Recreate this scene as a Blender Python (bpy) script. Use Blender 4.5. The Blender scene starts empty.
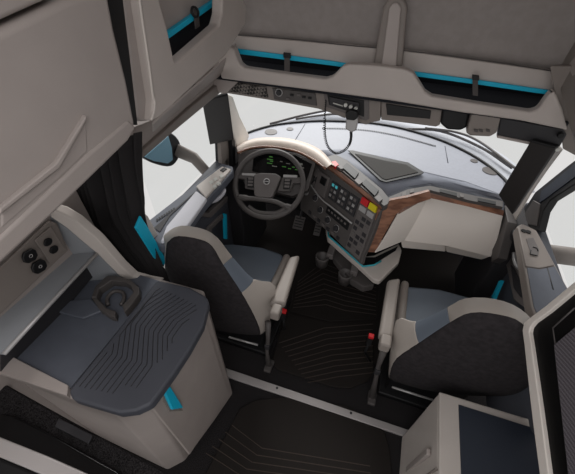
import bpy, bmesh, math, random
from mathutils import Vector, Matrix
random.seed(4)
S = bpy.context.scene
# ------------------------------------------------------------------ camera
CX, CY, F = 287.5, 237.0, 325.636
AX = Vector((0.94570363, 0.23373826, -0.2258563))
AY = Vector((0.32464562, -0.64548308, 0.69134421))
AZ = Vector((0.01580717, -0.72712999, -0.6863178))
AX.normalize(); AZ = (AZ - AX * AZ.dot(AX)).normalized(); AY = AZ.cross(AX)
CAM = Vector((0, 0, 2.2))
def w_of(v): return Vector((AX.dot(v), AY.dot(v), AZ.dot(v)))
cd = bpy.data.cameras.new('camera'); cam = bpy.data.objects.new('camera', cd); S.collection.objects.link(cam)
r, u, b = w_of(Vector((1, 0, 0))), w_of(Vector((0, -1, 0))), w_of(Vector((0, 0, -1)))
cam.matrix_world = Matrix(((r.x, u.x, b.x, CAM.x), (r.y, u.y, b.y, CAM.y), (r.z, u.z, b.z, CAM.z), (0, 0, 0, 1)))
cd.sensor_width = 36; cd.lens = F / 575 * 36; cd.clip_start = 0.02
S.camera = cam
# ------------------------------------------------------------------ world and light
W = bpy.data.worlds.new('world'); S.world = W; W.use_nodes = True
bg = W.node_tree.nodes['Background']; bg.inputs[0].default_value = (1.0, 0.98, 0.965, 1); bg.inputs[1].default_value = 0.74
def area(name, loc, rot, sx, sy, power, col=(1, .98, .97)):
    l = bpy.data.lights.new(name, 'AREA'); l.shape = 'RECTANGLE'; l.size = sx; l.size_y = sy; l.energy = power; l.color = col
    o = bpy.data.objects.new(name, l); S.collection.objects.link(o); o.location = loc; o.rotation_euler = rot; return o
area('added_ceiling_fill', (0.0, -0.2, 2.55), (math.radians(12), 0, 0), 1.1, 0.7, 8)  # added fill light under the unseen ceiling, no lamp is built there
sun = bpy.data.lights.new('studio_sun', 'SUN'); sun.energy = 3.0; sun.angle = math.radians(25); sun.color = (1, .97, .94)
so = bpy.data.objects.new('studio_sun', sun); S.collection.objects.link(so)
so.rotation_euler = (Vector((0.2, -0.80, -0.60))).to_track_quat('-Z', 'Y').to_euler()
S.view_settings.view_transform = 'Standard'; S.view_settings.look = 'None'
S.view_settings.exposure = 0.0; S.view_settings.gamma = 1; S.view_settings.use_curve_mapping = False

# ------------------------------------------------------------------ materials
def lin(c): return tuple(((v / 255) / 12.92 if v / 255 <= .04045 else ((v / 255 + .055) / 1.055) ** 2.4) for v in c)
def mat(name, col, rough=.6, metal=0., bump=0., bscale=300., noise=0., nscale=60., coat=0., spec=.4):
    m = bpy.data.materials.new(name); m.use_nodes = True; N = m.node_tree; p = N.nodes['Principled BSDF']
    c = lin(col) + (1,)
    p.inputs['Base Color'].default_value = c; p.inputs['Roughness'].default_value = rough
    p.inputs['Metallic'].default_value = metal; p.inputs['Coat Weight'].default_value = coat
    p.inputs['Specular IOR Level'].default_value = spec
    tc = N.nodes.new('ShaderNodeTexCoord')
    if noise > 0:
        n = N.nodes.new('ShaderNodeTexNoise'); n.inputs['Scale'].default_value = nscale; n.inputs['Detail'].default_value = 4
        N.links.new(tc.outputs['Object'], n.inputs['Vector'])
        rp = N.nodes.new('ShaderNodeValToRGB'); rp.color_ramp.elements[0].position = .35; rp.color_ramp.elements[1].position = .68
        rp.color_ramp.elements[0].color = tuple(v * (1 - noise) for v in c[:3]) + (1,)
        rp.color_ramp.elements[1].color = tuple(min(1, v * (1 + noise)) for v in c[:3]) + (1,)
        N.links.new(n.outputs['Fac'], rp.inputs['Fac']); N.links.new(rp.outputs['Color'], p.inputs['Base Color'])
    if bump > 0:
        n2 = N.nodes.new('ShaderNodeTexNoise'); n2.inputs['Scale'].default_value = bscale; n2.inputs['Detail'].default_value = 3
        N.links.new(tc.outputs['Object'], n2.inputs['Vector'])
        bp = N.nodes.new('ShaderNodeBump'); bp.inputs['Strength'].default_value = bump; bp.inputs['Distance'].default_value = .002
        N.links.new(n2.outputs['Fac'], bp.inputs['Height']); N.links.new(bp.outputs['Normal'], p.inputs['Normal'])
    return m
M = {}
M['beige'] = mat('beige_plastic', (161, 152, 148), .55, bump=.08, noise=.03, nscale=8)
M['console'] = mat('beige_plastic_lit', (180, 171, 166), .5, bump=.06, noise=.03, nscale=8)  # same beige plastic, lightened to stand in for more light from behind
M['beige_light'] = mat('light_beige_plastic', (196, 188, 182), .5, bump=.06, noise=.03, nscale=8)
M['cream'] = mat('cream_vinyl', (236, 222, 210), .45, bump=.05)
M['cream_grey'] = mat('cream_grey_vinyl', (230, 222, 215), .45, bump=.05)
M['liner'] = mat('roof_liner_cloth', (144, 137, 134), .9, bump=.25, bscale=600, noise=.05, nscale=30)
M['taupe'] = mat('taupe_plastic', (128, 120, 115), .55, bump=.08)
M['seat_beige'] = mat('beige_seat_vinyl', (170, 162, 155), .5, bump=.15, bscale=250)
M['seat_cloth'] = mat('dark_seat_cloth', (50, 47, 49), .95, bump=.4, bscale=500, noise=.18, nscale=45, spec=.15)
M['seat_blue'] = mat('slate_blue_vinyl', (104, 113, 125), .5, bump=.15, bscale=250)
M['slate'] = mat('slate_plastic', (90, 94, 104), .5, bump=.1, noise=.04, nscale=20)
M['slate_dark'] = mat('dark_slate_plastic', (70, 72, 80), .55, bump=.1)
M['rib'] = None
M['silver'] = mat('satin_silver', (176, 174, 174), .35, metal=.35, bump=.04)
M['pale'] = mat('pale_silver_plastic', (206, 206, 214), .4)
M['alu'] = mat('brushed_aluminium', (186, 181, 180), .4, metal=.4, bump=.05)
M['dash'] = mat('grey_dash_vinyl', (168, 171, 182), .5, bump=.15, bscale=200, noise=.03)
M['dash_shaded'] = mat('grey_dash_vinyl_shaded', (138, 142, 154), .55, bump=.15)  # same vinyl as the dash top, shade of the slope put into the colour
M['tray'] = mat('rubber_tray_lining', (62, 60, 58), .8)
M['armrest'] = mat('armrest_vinyl', (144, 136, 130), .5, bump=.1)
M['dash_front'] = mat('grey_dash_front', (84, 87, 96), .55, bump=.15)
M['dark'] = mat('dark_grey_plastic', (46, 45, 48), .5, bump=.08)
M['mid'] = mat('mid_grey_plastic', (100, 95, 94), .5, bump=.06)
M['charcoal'] = mat('charcoal_plastic', (80, 76, 75), .5, bump=.06)
M['black'] = mat('black_plastic', (18, 18, 20), .5)
M['gloss'] = mat('gloss_black', (9, 9, 11), .2, spec=.3)
M['screen'] = mat('screen_glass', (38, 35, 35), .4, spec=.4)
M['navy'] = mat('navy_liner', (9, 13, 23), .8)
M['shelf_grey'] = mat('shelf_grey_plastic', (140, 143, 148), .45)
M['white_trim'] = mat('white_pillar_cloth', (240, 234, 226), .7)
M['cyan'] = mat('cyan_trim', (18, 178, 214), .5)
M['cyan_soft'] = mat('soft_cyan_trim', (60, 170, 186), .45)
M['carpet'] = mat('speckled_carpet', (42, 40, 41), .95, bump=.8, bscale=260, noise=.8, nscale=260, spec=.1)
M['mat'] = mat('rubber_mat', (34, 30, 28), .75, bump=.1, spec=.2)
M['mat_groove'] = mat('rubber_groove', (66, 58, 53), .7, spec=.2)
M['curtain'] = mat('black_curtain_cloth', (46, 44, 45), .8, bump=.2, spec=.15)
M['red'] = mat('red_plastic', (200, 30, 36), .4)
M['yellow'] = mat('yellow_plastic', (214, 200, 20), .4)
M['white'] = mat('white_marking', (205, 205, 200), .5)
M['pedal'] = mat('pedal_rubber', (50, 48, 48), .6)
M['hood'] = mat('hood_paint', (206, 209, 218), .6)
M['mirror_glass'] = mat('blue_mirror_glass', (150, 195, 218), .3)
M['tower_black'] = mat('black_cupboard_face', (10, 10, 11), .5, spec=.12)
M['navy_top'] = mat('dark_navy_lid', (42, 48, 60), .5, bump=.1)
def emis(name, col, s):
    m = mat(name, col); p = m.node_tree.nodes['Principled BSDF']
    p.inputs['Emission Color'].default_value = lin(col) + (1,); p.inputs['Emission Strength'].default_value = s; return m
M['green_lit'] = emis('green_display_light', (70, 130, 55), .12)
M['cyan_lit'] = emis('cyan_display_light', (90, 200, 210), .15)
M['white_lit'] = emis('white_display_light', (120, 120, 115), .12)
def wood():
    m = mat('walnut_wood', (120, 78, 56), .4, coat=.3); N = m.node_tree; p = N.nodes['Principled BSDF']
    tc = N.nodes.new('ShaderNodeTexCoord'); mp = N.nodes.new('ShaderNodeMapping'); mp.inputs['Scale'].default_value = (4, 4, 14)
    w = N.nodes.new('ShaderNodeTexNoise'); w.inputs['Scale'].default_value = 3; w.inputs['Detail'].default_value = 6
    rp = N.nodes.new('ShaderNodeValToRGB'); rp.color_ramp.elements[0].color = lin((104, 68, 52)) + (1,); rp.color_ramp.elements[1].color = lin((146, 102, 80)) + (1,)
    rp.color_ramp.elements[0].position = .38; rp.color_ramp.elements[1].position = .62
    N.links.new(tc.outputs['Object'], mp.inputs[0]); N.links.new(mp.outputs[0], w.inputs['Vector']); N.links.new(w.outputs['Fac'], rp.inputs['Fac'])
    N.links.new(rp.outputs['Color'], p.inputs['Base Color']); return m
M['wood'] = wood()
def mesh_cloth(name, c0, c1, sc):
    m = mat(name, c0, .85); N = m.node_tree; p = N.nodes['Principled BSDF']
    tc = N.nodes.new('ShaderNodeTexCoord'); v = N.nodes.new('ShaderNodeTexChecker'); v.inputs['Scale'].default_value = sc
    mp = N.nodes.new('ShaderNodeMapping'); mp.inputs['Rotation'].default_value = (.5, .3, .785)
    v.inputs['Color1'].default_value = lin(c0) + (1,); v.inputs['Color2'].default_value = lin(c1) + (1,)
    N.links.new(tc.outputs['Object'], mp.inputs[0]); N.links.new(mp.outputs[0], v.inputs['Vector']); N.links.new(v.outputs['Color'], p.inputs['Base Color']); return m
M['net'] = mesh_cloth('grey_mesh_cloth', (118, 112, 118), (54, 50, 56), 380)
M['grille'] = mesh_cloth('grille_mesh', (112, 106, 102), (44, 42, 41), 75)
def glass():
    m = bpy.data.materials.new('window_glass'); m.use_nodes = True; N = m.node_tree
    for n in list(N.nodes): N.nodes.remove(n)
    o = N.nodes.new('ShaderNodeOutputMaterial'); mx = N.nodes.new('ShaderNodeMixShader'); t = N.nodes.new('ShaderNodeBsdfTransparent'); g = N.nodes.new('ShaderNodeBsdfGlossy')
    t.inputs[0].default_value = (.96, .97, .97, 1); g.inputs['Roughness'].default_value = .03; mx.inputs[0].default_value = .012
    N.links.new(t.outputs[0], mx.inputs[1]); N.links.new(g.outputs[0], mx.inputs[2]); N.links.new(mx.outputs[0], o.inputs[0]); return m
M['glass'] = glass()

# ------------------------------------------------------------------ helpers
def ray(px, py): return w_of(Vector((px - CX, py - CY, F)))
def P(px, py, ax, v):                  # the place where a sight line meets the plane x, y or z = v
    d = ray(px, py); i = 'xyz'.index(ax); t = (v - CAM[i]) / d[i]; return CAM + d * t
def L(ax, v, pts): return [P(p[0], p[1], ax, v) for p in pts]
class Plane:
    def __init__(s, a, b, c): s.n = (b - a).cross(c - a).normalized(); s.o = a
    def at(s, px, py, off=0.0):
        d = ray(px, py); n = s.n if s.n.dot(d) < 0 else -s.n
        t = (s.o + n * off - CAM).dot(n) / d.dot(n); return CAM + d * t
    def many(s, pts, off=0.0): return [s.at(p[0], p[1], off) for p in pts]
    def toward(s):                      # unit normal that faces the cab's rear
        return s.n if s.n.dot(s.o - CAM) < 0 else -s.n
def link(name, me, m, parent=None, bevel=0., smooth=True, seg=2):
    o = bpy.data.objects.new(name, me); S.collection.objects.link(o)
    for mm in (m if isinstance(m, (list, tuple)) else [m]): me.materials.append(M[mm])
    if parent:
        o.parent = parent
        if parent.type == 'EMPTY': o.matrix_parent_inverse = Matrix.Translation(-parent.location)
    if bevel > 0:
        md = o.modifiers.new('bevel', 'BEVEL'); md.width = bevel; md.segments = seg; md.limit_method = 'ANGLE'; md.angle_limit = math.radians(25); md.harden_normals = True
        for f in me.polygons: f.use_smooth = True
    elif smooth == 'all':
        for f in me.polygons: f.use_smooth = True
    return o
def bm_mesh(bm, name):
    bmesh.ops.recalc_face_normals(bm, faces=bm.faces); me = bpy.data.meshes.new(name); bm.to_mesh(me); bm.free(); return me
def add_prism(bm, pts, vec, mi=0):
    vec = Vector(vec); a = [bm.verts.new(p) for p in pts]; c = [bm.verts.new(Vector(p) + vec) for p in pts]; n = len(pts)
    fs = [bm.faces.new(a), bm.faces.new(c[::-1])] + [bm.faces.new((a[i], c[i], c[(i + 1) % n], a[(i + 1) % n])) for i in range(n)]
    for f in fs: f.material_index = mi
def prism(name, pts, vec, m, parent=None, bevel=0., seg=2):
    bm = bmesh.new(); add_prism(bm, pts, vec); return link(name, bm_mesh(bm, name), m, parent, bevel, seg=seg)
def add_loft(bm, rings, cap=True, closed=True, mi=0):
    vs = [[bm.verts.new(p) for p in r] for r in rings]; n = len(rings[0])
    for i in range(len(vs) - 1):
        for j in range(n if closed else n - 1):
            f = bm.faces.new((vs[i][j], vs[i][(j + 1) % n], vs[i + 1][(j + 1) % n], vs[i + 1][j])); f.material_index = mi
    if cap and closed: bm.faces.new(vs[0][::-1]).material_index = mi; bm.faces.new(vs[-1]).material_index = mi
def loft(name, rings, m, parent=None, bevel=0., cap=True, closed=True, smooth=True):
    bm = bmesh.new(); add_loft(bm, rings, cap, closed); return link(name, bm_mesh(bm, name), m, parent, bevel, smooth)
def frame_at(t):
    t = t.normalized(); a = Vector((0, 0, 1)) if abs(t.z) < .9 else Vector((1, 0, 0)); x = t.cross(a).normalized(); return x, t.cross(x).normalized()
def add_tube(bm, pts, r, n=8, closed=False, mi=0, flat=1.0, ref=None):
    pts = [Vector(p) for p in pts]; rings = []; k = len(pts)
    for i, p in enumerate(pts):
        if closed: t = pts[(i + 1) % k] - pts[i - 1]
        else: t = pts[min(i + 1, k - 1)] - pts[max(i - 1, 0)]
        if ref is not None: y = Vector(ref).normalized(); x = t.normalized().cross(y).normalized(); y = x.cross(t.normalized())
        else: x, y = frame_at(t)
        rr = r[i] if isinstance(r, (list, tuple)) else r
        rings.append([p + (x * math.cos(2 * math.pi * j / n) * flat + y * math.sin(2 * math.pi * j / n)) * rr for j in range(n)])
    if closed: rings.append(rings[0])
    add_loft(bm, rings, cap=not closed, mi=mi)
    if closed: bmesh.ops.remove_doubles(bm, verts=bm.verts, dist=1e-6)
def tube(name, pts, r, m, parent=None, n=8, closed=False, flat=1.0, ref=None):
    bm = bmesh.new(); add_tube(bm, pts, r, n, closed, flat=flat, ref=ref); return link(name, bm_mesh(bm, name), m, parent, smooth='all')
def add_box(bm, c, s, rot=None, mi=0):
    c = Vector(c); R = rot or Matrix.Identity(3); vs = []
    for k in range(8): vs.append(bm.verts.new(c + R @ Vector(((k & 1) - .5, ((k >> 1) & 1) - .5, ((k >> 2) & 1) - .5)).to_3d() * 1 if False else c + R @ Vector((((k & 1) - .5) * s[0], (((k >> 1) & 1) - .5) * s[1], (((k >> 2) & 1) - .5) * s[2]))))
    for q in ((0, 1, 3, 2), (4, 6, 7, 5), (0, 4, 5, 1), (2, 3, 7, 6), (0, 2, 6, 4), (1, 5, 7, 3)): bm.faces.new([vs[i] for i in q]).material_index = mi
def box(name, c, s, m, parent=None, bevel=0., rot=None, seg=2):
    bm = bmesh.new(); add_box(bm, c, s, rot); return link(name, bm_mesh(bm, name), m, parent, bevel, seg=seg)
def disc(name, c, n, r, h, m, parent=None, bevel=0., k=20, r2=None):
    n = Vector(n).normalized(); x, y = frame_at(n); r2 = r if r2 is None else r2; c = Vector(c)
    return loft(name, [[c + (x * math.cos(2 * math.pi * i / k) + y * math.sin(2 * math.pi * i / k)) * rr + n * hh for i in range(k)] for rr, hh in ((r, 0), (r2, h))], m, parent, bevel)
def ring_obj(name, c, n, r, t, m, parent=None, k=28):
    n = Vector(n).normalized(); x, y = frame_at(n); c = Vector(c)
    return tube(name, [c + (x * math.cos(2 * math.pi * i / k) + y * math.sin(2 * math.pi * i / k)) * r for i in range(k)], t, m, parent, 6, True)
def cat(pts, n=6):                     # smooth curve through the points
    pts = [Vector(p) for p in pts]; q = [pts[0] * 2 - pts[1]] + pts + [pts[-1] * 2 - pts[-2]]; out = []
    for i in range(1, len(q) - 2):
        for k in range(n):
            t = k / n; a, b_, c, d = q[i - 1:i + 3]
            out.append(.5 * ((2 * b_) + (c - a) * t + (2 * a - 5 * b_ + 4 * c - d) * t * t + (3 * b_ - a - 3 * c + d) * t ** 3))
    out.append(pts[-1]); return out
def tag(o, label=None, cat_=None, group=None, kind=None):
    if label: o['label'] = label
    if cat_: o['category'] = cat_
    if group: o['group'] = group
    if kind: o['kind'] = kind
    return o
def thing(name, loc, label, cat_, group=None):
    o = bpy.data.objects.new(name, None); S.collection.objects.link(o); o.empty_display_size = .05; o.location = Vector(loc)
    return tag(o, label, cat_, group)
def root(name, loc):
    o = bpy.data.objects.new(name, None); S.collection.objects.link(o); o.location = Vector(loc); o.empty_display_size = .05; o['kind'] = 'structure'; return o
def struct(o): o['kind'] = 'structure'; return o

# ================================================================== SHELL
struct(box('floor', (-.08, 1.0, -.02), (2.36, 3.4, .04), 'carpet'))
struct(box('wall_left', (-1.25, .15, 1.25), (.06, 1.3, 2.6), 'beige'))
struct(box('wall_right', (1.04, .15, 1.25), (.06, 1.3, 2.6), 'beige'))
struct(box('wall_front', (-.08, 2.68, .32), (2.3, .05, .68), 'black'))
# roof front: steep liner above the overhead console
ZC = P(400, 52, 'y', 1.72).z
prof = [(1.757, 1.76), (1.755, 1.84), (1.74, 1.95), (1.68, 2.15), (1.52, 2.35), (1.25, 2.5), (.7, 2.58), (.3, 2.6)]
def roof_ring(x): return [Vector((x, y, z)) for y, z in prof] + [Vector((x, y + .04, z + .03)) for y, z in prof[::-1]]
struct(loft('ceiling', [roof_ring(x) for x in (-1.2, -.9, -.4, 0, .4, .8, 1.1)], 'liner', smooth='all'))
# sill strip over the step between sleeper and cab
q0 = L('z', .022, [(226, 368), (409, 430), (407, 437), (228, 377)])
t1 = root('trim_1', (0, .8, 0))
prism('sill_plate', q0, (0, 0, -.02), 'alu', t1, .003)
for px, py in ((277, 388), (351, 413)): disc('rivet', P(px, py, 'z', .0225), (0, 0, 1), .008, .002, 'dark', t1, k=12)

# windscreen: seal along the base, glass, hood outside
base_px = [(236, 141), (245, 134), (270, 126), (295, 122.5), (320, 121), (345, 121.5), (370, 123), (395, 127), (420, 133.5), (445, 142), (470, 154), (490, 167), (505, 180), (512, 190)]
ZD = 1.03
base = cat([P(a, b_, 'z', ZD) for a, b_ in base_px], 3)
head = [Vector((-1.0 + (i / (len(base) - 1)) * 1.78, 1.72 + .22 * math.sin(math.pi * i / (len(base) - 1)), 1.60)) for i in range(len(base))]
w1 = root('window_1', (0, 2.4, 1.0))
bm = bmesh.new()
rows = [[a.lerp(h, k / 5) for a, h in zip(base, head)] for k in range(6)]
add_loft(bm, rows, cap=False, closed=False); me = bm_mesh(bm, 'windscreen_glass'); gl = link('windscreen_glass', me, 'glass', w1, smooth='all')
md = gl.modifiers.new('s', 'SOLIDIFY'); md.thickness = .006
tube('windscreen_seal', base, .010, 'black', w1, 6)
# outside hood
hd = thing('truck_hood', (-.1, 2.9, .8), 'pale grey painted truck hood seen through the windscreen', 'hood')
hp_f = cat([P(a, b_, 'z', .96) for a, b_ in ((262, 128), (285, 119), (308, 113), (335, 109), (370, 111), (410, 119), (450, 130), (490, 147), (520, 168), (535, 192))], 4)
hp_n = cat([P(a, b_, 'z', 1.0) for a, b_ in ((264, 127), (285, 122), (308, 120), (335, 119), (370, 121), (410, 129), (450, 142), (490, 165), (508, 182), (518, 196))], 4)
hp_n = [p + Vector((0, .05, -.04)) for p in hp_n]
bm = bmesh.new(); add_loft(bm, [hp_n, [a.lerp(c, .5) + Vector((0, 0, .012)) for a, c in zip(hp_n, hp_f)], hp_f, [p + Vector((0, .12, -.10)) for p in hp_f]], cap=False, closed=False)
o = link('hood_panel', bm_mesh(bm, 'hood_panel'), 'hood', hd, smooth='all'); md = o.modifiers.new('s', 'SOLIDIFY'); md.thickness = .006; md.offset = -1
def wiper(label, blade, arm, z):
    t = thing('windscreen_wiper', P(blade[0][0], blade[0][1], 'z', z), label, 'wiper')
    tube('wiper_blade', cat([P(a, b_, 'z', z) for a, b_ in blade]), .011, 'mid', t, 6, flat=.6)
    tube('wiper_arm', cat([P(a, b_, 'z', z + .02) for a, b_ in arm]), .009, 'mid', t, 6)
wiper('grey wiper resting outside the windscreen on the driver side', [(270, 124), (300, 116), (330, 110), (352, 108)], [(345, 117), (335, 114), (315, 116), (296, 119)], 1.0)
wiper('grey wiper resting outside the windscreen on the passenger side', [(402, 129), (440, 131), (480, 147), (512, 168)], [(425, 128), (455, 132), (480, 142), (520, 172)], 1.0)

# ================================================================== DASHBOARD
dash = thing('dashboard', (-.1, 1.9, .4), 'wide grey dashboard with walnut trim and cream hood behind the steering wheel', 'dashboard')
cr_px = [(322, 150), (340, 149.5), (352, 150.5), (385, 157), (405, 162), (424, 171.5), (465, 181), (506, 196)]
cr = [P(a, b_, 'z', ZD) for a, b_ in cr_px]
top = [P(237, 143, 'z', ZD)] + base[2:-3] + cr[::-1] + [P(a, b_, 'z', ZD) for a, b_ in ((300, 147), (262, 145), (240, 149))]
top = [Vector((p.x, p.y, ZD - .004)) for p in top]
prism('dash_top', top, (0, 0, -.12), 'dash', dash, .010)
sl_px = [(328, 157), (336, 159), (346, 168), (368, 187), (386, 196), (407, 187), (435, 184.5), (504, 199)]
sl_z = [1.035, 1.03, 1.025, 1.015, 1.0, .995, .995, .99]
sl = [P(a, b_, 'z', z) for (a, b_), z in zip(sl_px, sl_z)]
bm = bmesh.new(); c0 = [p + Vector((0, .01, -.006)) for p in cr]
add_loft(bm, [c0, [a.lerp(c, .5) + Vector((0, 0, .003)) for a, c in zip(c0, sl)], sl, [p + Vector((0, .02, -.05)) for p in sl]], cap=False, closed=False)
o = link('dash_slope', bm_mesh(bm, 'x'), 'dash_shaded', dash, smooth='all'); md = o.modifiers.new('s', 'SOLIDIFY'); md.thickness = .01; md.offset = -1
TP = Plane(P(352, 151.5, 'z', ZD + .004), P(424, 173, 'z', ZD + .002), P(386, 182, 'z', 1.022))
# dashed defroster slot and stitch lines
bm = bmesh.new()
dl = cat([P(a, b_, 'z', ZD + .0005) for a, b_ in ((322, 128), (345, 128.5), (370, 130.5), (395, 135), (418, 141), (436, 146))], 14)
for i in range(0, len(dl) - 1):
    a, c = dl[i], dl[i + 1]; d = (c - a).normalized(); n = Vector((-d.y, d.x, 0)); m_ = (a + c) / 2
    R = Matrix((d, n, Vector((0, 0, 1)))).transposed(); add_box(bm, m_, ((c - a).length * .6, .014, .003), R)
link('defroster_slots', bm_mesh(bm, 'x'), 'black', dash)
for a, c in (((305, 124), (294, 142)), ((445, 146), (448, 163))):
    tube('dash_seam', [P(a[0], a[1], 'z', ZD - .003), P(c[0], c[1], 'z', ZD - .003)], .0025, 'dash_front', dash, 5)
for px, py, r_ in ((271, 132, .05), (290, 129, .028), (490, 171, .05), (474, 161, .025)):
    disc('dash_speaker', P(px, py, 'z', ZD - .003), (0, 0, 1), r_, .003, 'mid', dash, k=24)
# sunk tray on top
prism('dash_tray', TP.many([(348, 151), (353, 151), (385, 158.5), (408, 163), (424, 173), (421, 175), (386, 183), (380, 181)]), (0, 0, .006), 'black', dash, .002)
prism('tray_mat', TP.many([(355, 154), (385, 161), (406, 165), (418, 172.5), (386, 180), (382, 178.5)], .006), (0, 0, .004), 'tray', dash, .001)
# forward slope of the dash on the passenger side and the vent band
band_top = [(385, 197), (407, 187), (430, 183.5), (470, 192.5), (504, 199)]
band_bot = [(383, 207), (404, 200), (431, 191), (470, 201), (504, 211)]
bt = L('z', .995, band_top); bb = L('z', .97, band_bot)
bm = bmesh.new(); add_loft(bm, [bt, bb, [p + Vector((0, .12, 0)) for p in bb], [p + Vector((0, .12, -.01)) for p in bt]], cap=False, closed=False)
o = link('vent_band', bm_mesh(bm, 'x'), 'dash_front', dash); md = o.modifiers.new('s', 'SOLIDIFY'); md.thickness = .006
def quad_on(pl, pts, off, depth, name, m, parent, bevel=0.):
    pp = pl.many(pts, off); return prism(name, pp, -pl.toward() * depth, m, parent, bevel)
plp = Plane(bt[2], bt[3], bb[2])
for i, q in enumerate([[(440, 190.5), (457, 194.5), (457, 198.5), (440, 193.5)], [(478, 199.5), (497, 204), (497, 208), (478, 203.5)]]):
    o = quad_on(plp, q, .008, .01, 'air_vent', 'black', dash)
prism('vent_strip', L('z', 1.018, [(386, 198), (408, 189), (430, 185.5), (470, 194.5), (503, 201), (503, 207), (470, 200.5), (430, 190), (404, 198.5), (388, 205)]), (0, 0, -.02), 'charcoal', dash, .002)
for q in ([(440, 188.8), (457, 192.8), (457, 196.2), (440, 191.8)], [(478, 197.5), (496, 201.5), (496, 204.5), (478, 200.8)]): prism('air_vent', L('z', 1.023, q), (0, 0, -.008), 'black', dash, .001)
for q in ([(402, 193), (406, 191), (406, 195), (402, 196.5)], [(410, 189.5), (414, 188.5), (414, 192), (410, 193)], [(460, 193.5), (464, 194.5), (464, 197.5), (460, 196.5)]): prism('vent_knob', L('z', 1.024, q), (0, 0, -.008), 'mid', dash, .001)
plq = Plane(bt[1], bt[2], bb[1])
quad_on(plq, [(400, 194.5), (412, 191), (412, 195.5), (401, 199)], .008, .01, 'air_vent', 'black', dash)
# binnacle hood in cream with walnut edge
hood_r = cat(L('z', 1.07, [(236, 147), (246, 141), (262, 137.5), (290, 138.5), (318, 148), (335, 166)]), 5)
hood_f = cat(L('z', 1.065, [(238, 152), (250, 147.5), (268, 146), (294, 150), (312, 158), (326, 168)]), 5)
hood_c = [a.lerp(c, .45) + Vector((0, 0, .02)) for a, c in zip(hood_r, hood_f)]
low_r = [p + Vector((0, .02, -.05)) for p in hood_r]; low_f = [p + Vector((0, .03, -.03)) for p in hood_f]
bm = bmesh.new(); add_loft(bm, [low_r, hood_r, hood_c, hood_f, low_f], cap=False, closed=False)
o = link('binnacle_hood', bm_mesh(bm, 'x'), 'cream', dash, smooth='all'); o['label'] = 'cream instrument hood'
tube('hood_trim', [p + Vector((0, -.004, -.004)) for p in hood_f], .008, 'wood', dash, 8)
# instrument cluster
CA, CB, CC = P(243, 155, 'z', 1.03), P(310, 164, 'z', 1.03), P(247, 182, 'z', .90)
cl = Plane(CA, CB, CC)
quad_on(cl, [(238, 153), (256, 149), (296, 153), (316, 162), (308, 190), (292, 196), (246, 186), (238, 172)], 0, .08, 'instrument_panel', 'charcoal', dash, .004)
scr = quad_on(cl, [(254, 152), (296, 155), (312, 164), (306, 182), (292, 180), (252, 171)], .012, .012, 'instrument_screen', 'gloss', dash, .003)
def glyphs(lst, m, nm):
    for a, b_, w, h in lst: prism(nm, cl.many([(a, b_), (a + w, b_ + .15 * w), (a + w, b_ + h + .15 * w), (a, b_ + h)], .0145), -cl.toward() * .002, m, scr)
glyphs([(269, 156, 3.5, 1), (267, 158.5, 6, .9), (270, 160.5, 3, 1), (267, 162.5, 5, .8), (282, 166, 4, .8), (288, 168, 3, .8), (292, 166.5, 3, .8), (295, 169, 3, .8)], 'green_lit', 'display_marks')
glyphs([(272, 165.5, 5, .7), (280, 161, 2.5, .7), (286, 163, 4, .6), (300, 163, 2.5, 2), (301, 167, 3, 1)], 'white_lit', 'display_text')
# centre stack, angled to the driver
SA, SB, SD = P(318, 161, 'z', 1.0), P(381, 209, 'z', 1.0), P(363, 263, 'z', .68)
st = Plane(SA, SB, SD)
TLq, TRq, BRq, BLq = [st.at(*p) for p in ((312, 163), (380, 208), (360, 263), (300, 207))]
stk = quad_on(st, [(308, 165), (320, 160), (381, 205), (381.5, 211), (371, 238), (363, 257), (361, 265), (328, 232), (300, 209), (303, 185)], 0, .035, 'centre_stack', 'charcoal', dash, .006)
def uv(u_, v_, off): return TLq.lerp(TRq, u_).lerp(BLq.lerp(BRq, u_), v_) + st.toward() * off
def chip(u0, v0, u1, v1, h, m, name, parent, bev=.0015):
    return prism(name, [uv(u0, v0, h), uv(u1, v0, h), uv(u1, v1, h), uv(u0, v1, h)], -st.toward() * (h + .002), m, parent, bev)
chip(.02, .02, .13, .40, .008, 'mid', 'air_vent_panel', stk)
h_ = chip(.15, .04, .33, .46, .012, 'mid', 'phone_holder', stk, .004); chip(.22, .10, .30, .24, .02, 'black', 'holder_clip', h_)
for k in range(3):
    b0 = chip(.37 + k * .135, .06, .49 + k * .135, .40, .008, 'dark', 'switch_bank', stk)
    for r_ in range(3):
        for c_ in range(2):
            m_ = 'cyan_lit' if (k == 0 and r_ == 0) else ('mid' if (r_ + c_) % 2 else 'silver')
            u0 = .385 + k * .135 + c_ * .05; v0 = .10 + r_ * .10
            chip(u0, v0, u0 + .03, v0 + .05, .011, m_, 'switch_button', b0, 0)
lu = [uv(-.02, .30, .012), uv(.1, .40, .014), uv(.3, .5, .014), uv(.5, .5, .014), uv(.78, .5, .014)]
tube('silver_trim', cat(lu), .006, 'silver', stk, 6)
rd = chip(.40, .55, .74, .68, .006, 'black', 'radio', stk)
for k in range(6): chip(.43 + k * .05, .58, .455 + k * .05, .615, .009, 'mid', 'radio_button', rd, 0)
for k, (a, b_) in enumerate(((.20, .58), (.32, .72), (.46, .78), (.60, .80))):
    kn = disc('climate_knob', uv(a, b_, 0), st.toward(), .022, .018, 'dark', stk, .002, r2=.018); ring_obj('knob_ring', uv(a, b_, .003), st.toward(), .024, .002, 'silver', kn)
for k in range(7): chip(.16 + k * .08, .90, .20 + k * .08, .955, .008, 'mid' if k % 2 else 'dark', 'lower_switch', stk, .001)
disc('ignition_knob', uv(.05, .62, 0), st.toward(), .018, .015, 'silver', stk, .002)
chip(.79, .02, .985, .96, .010, 'mid', 'switch_column', stk, .003)
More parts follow.
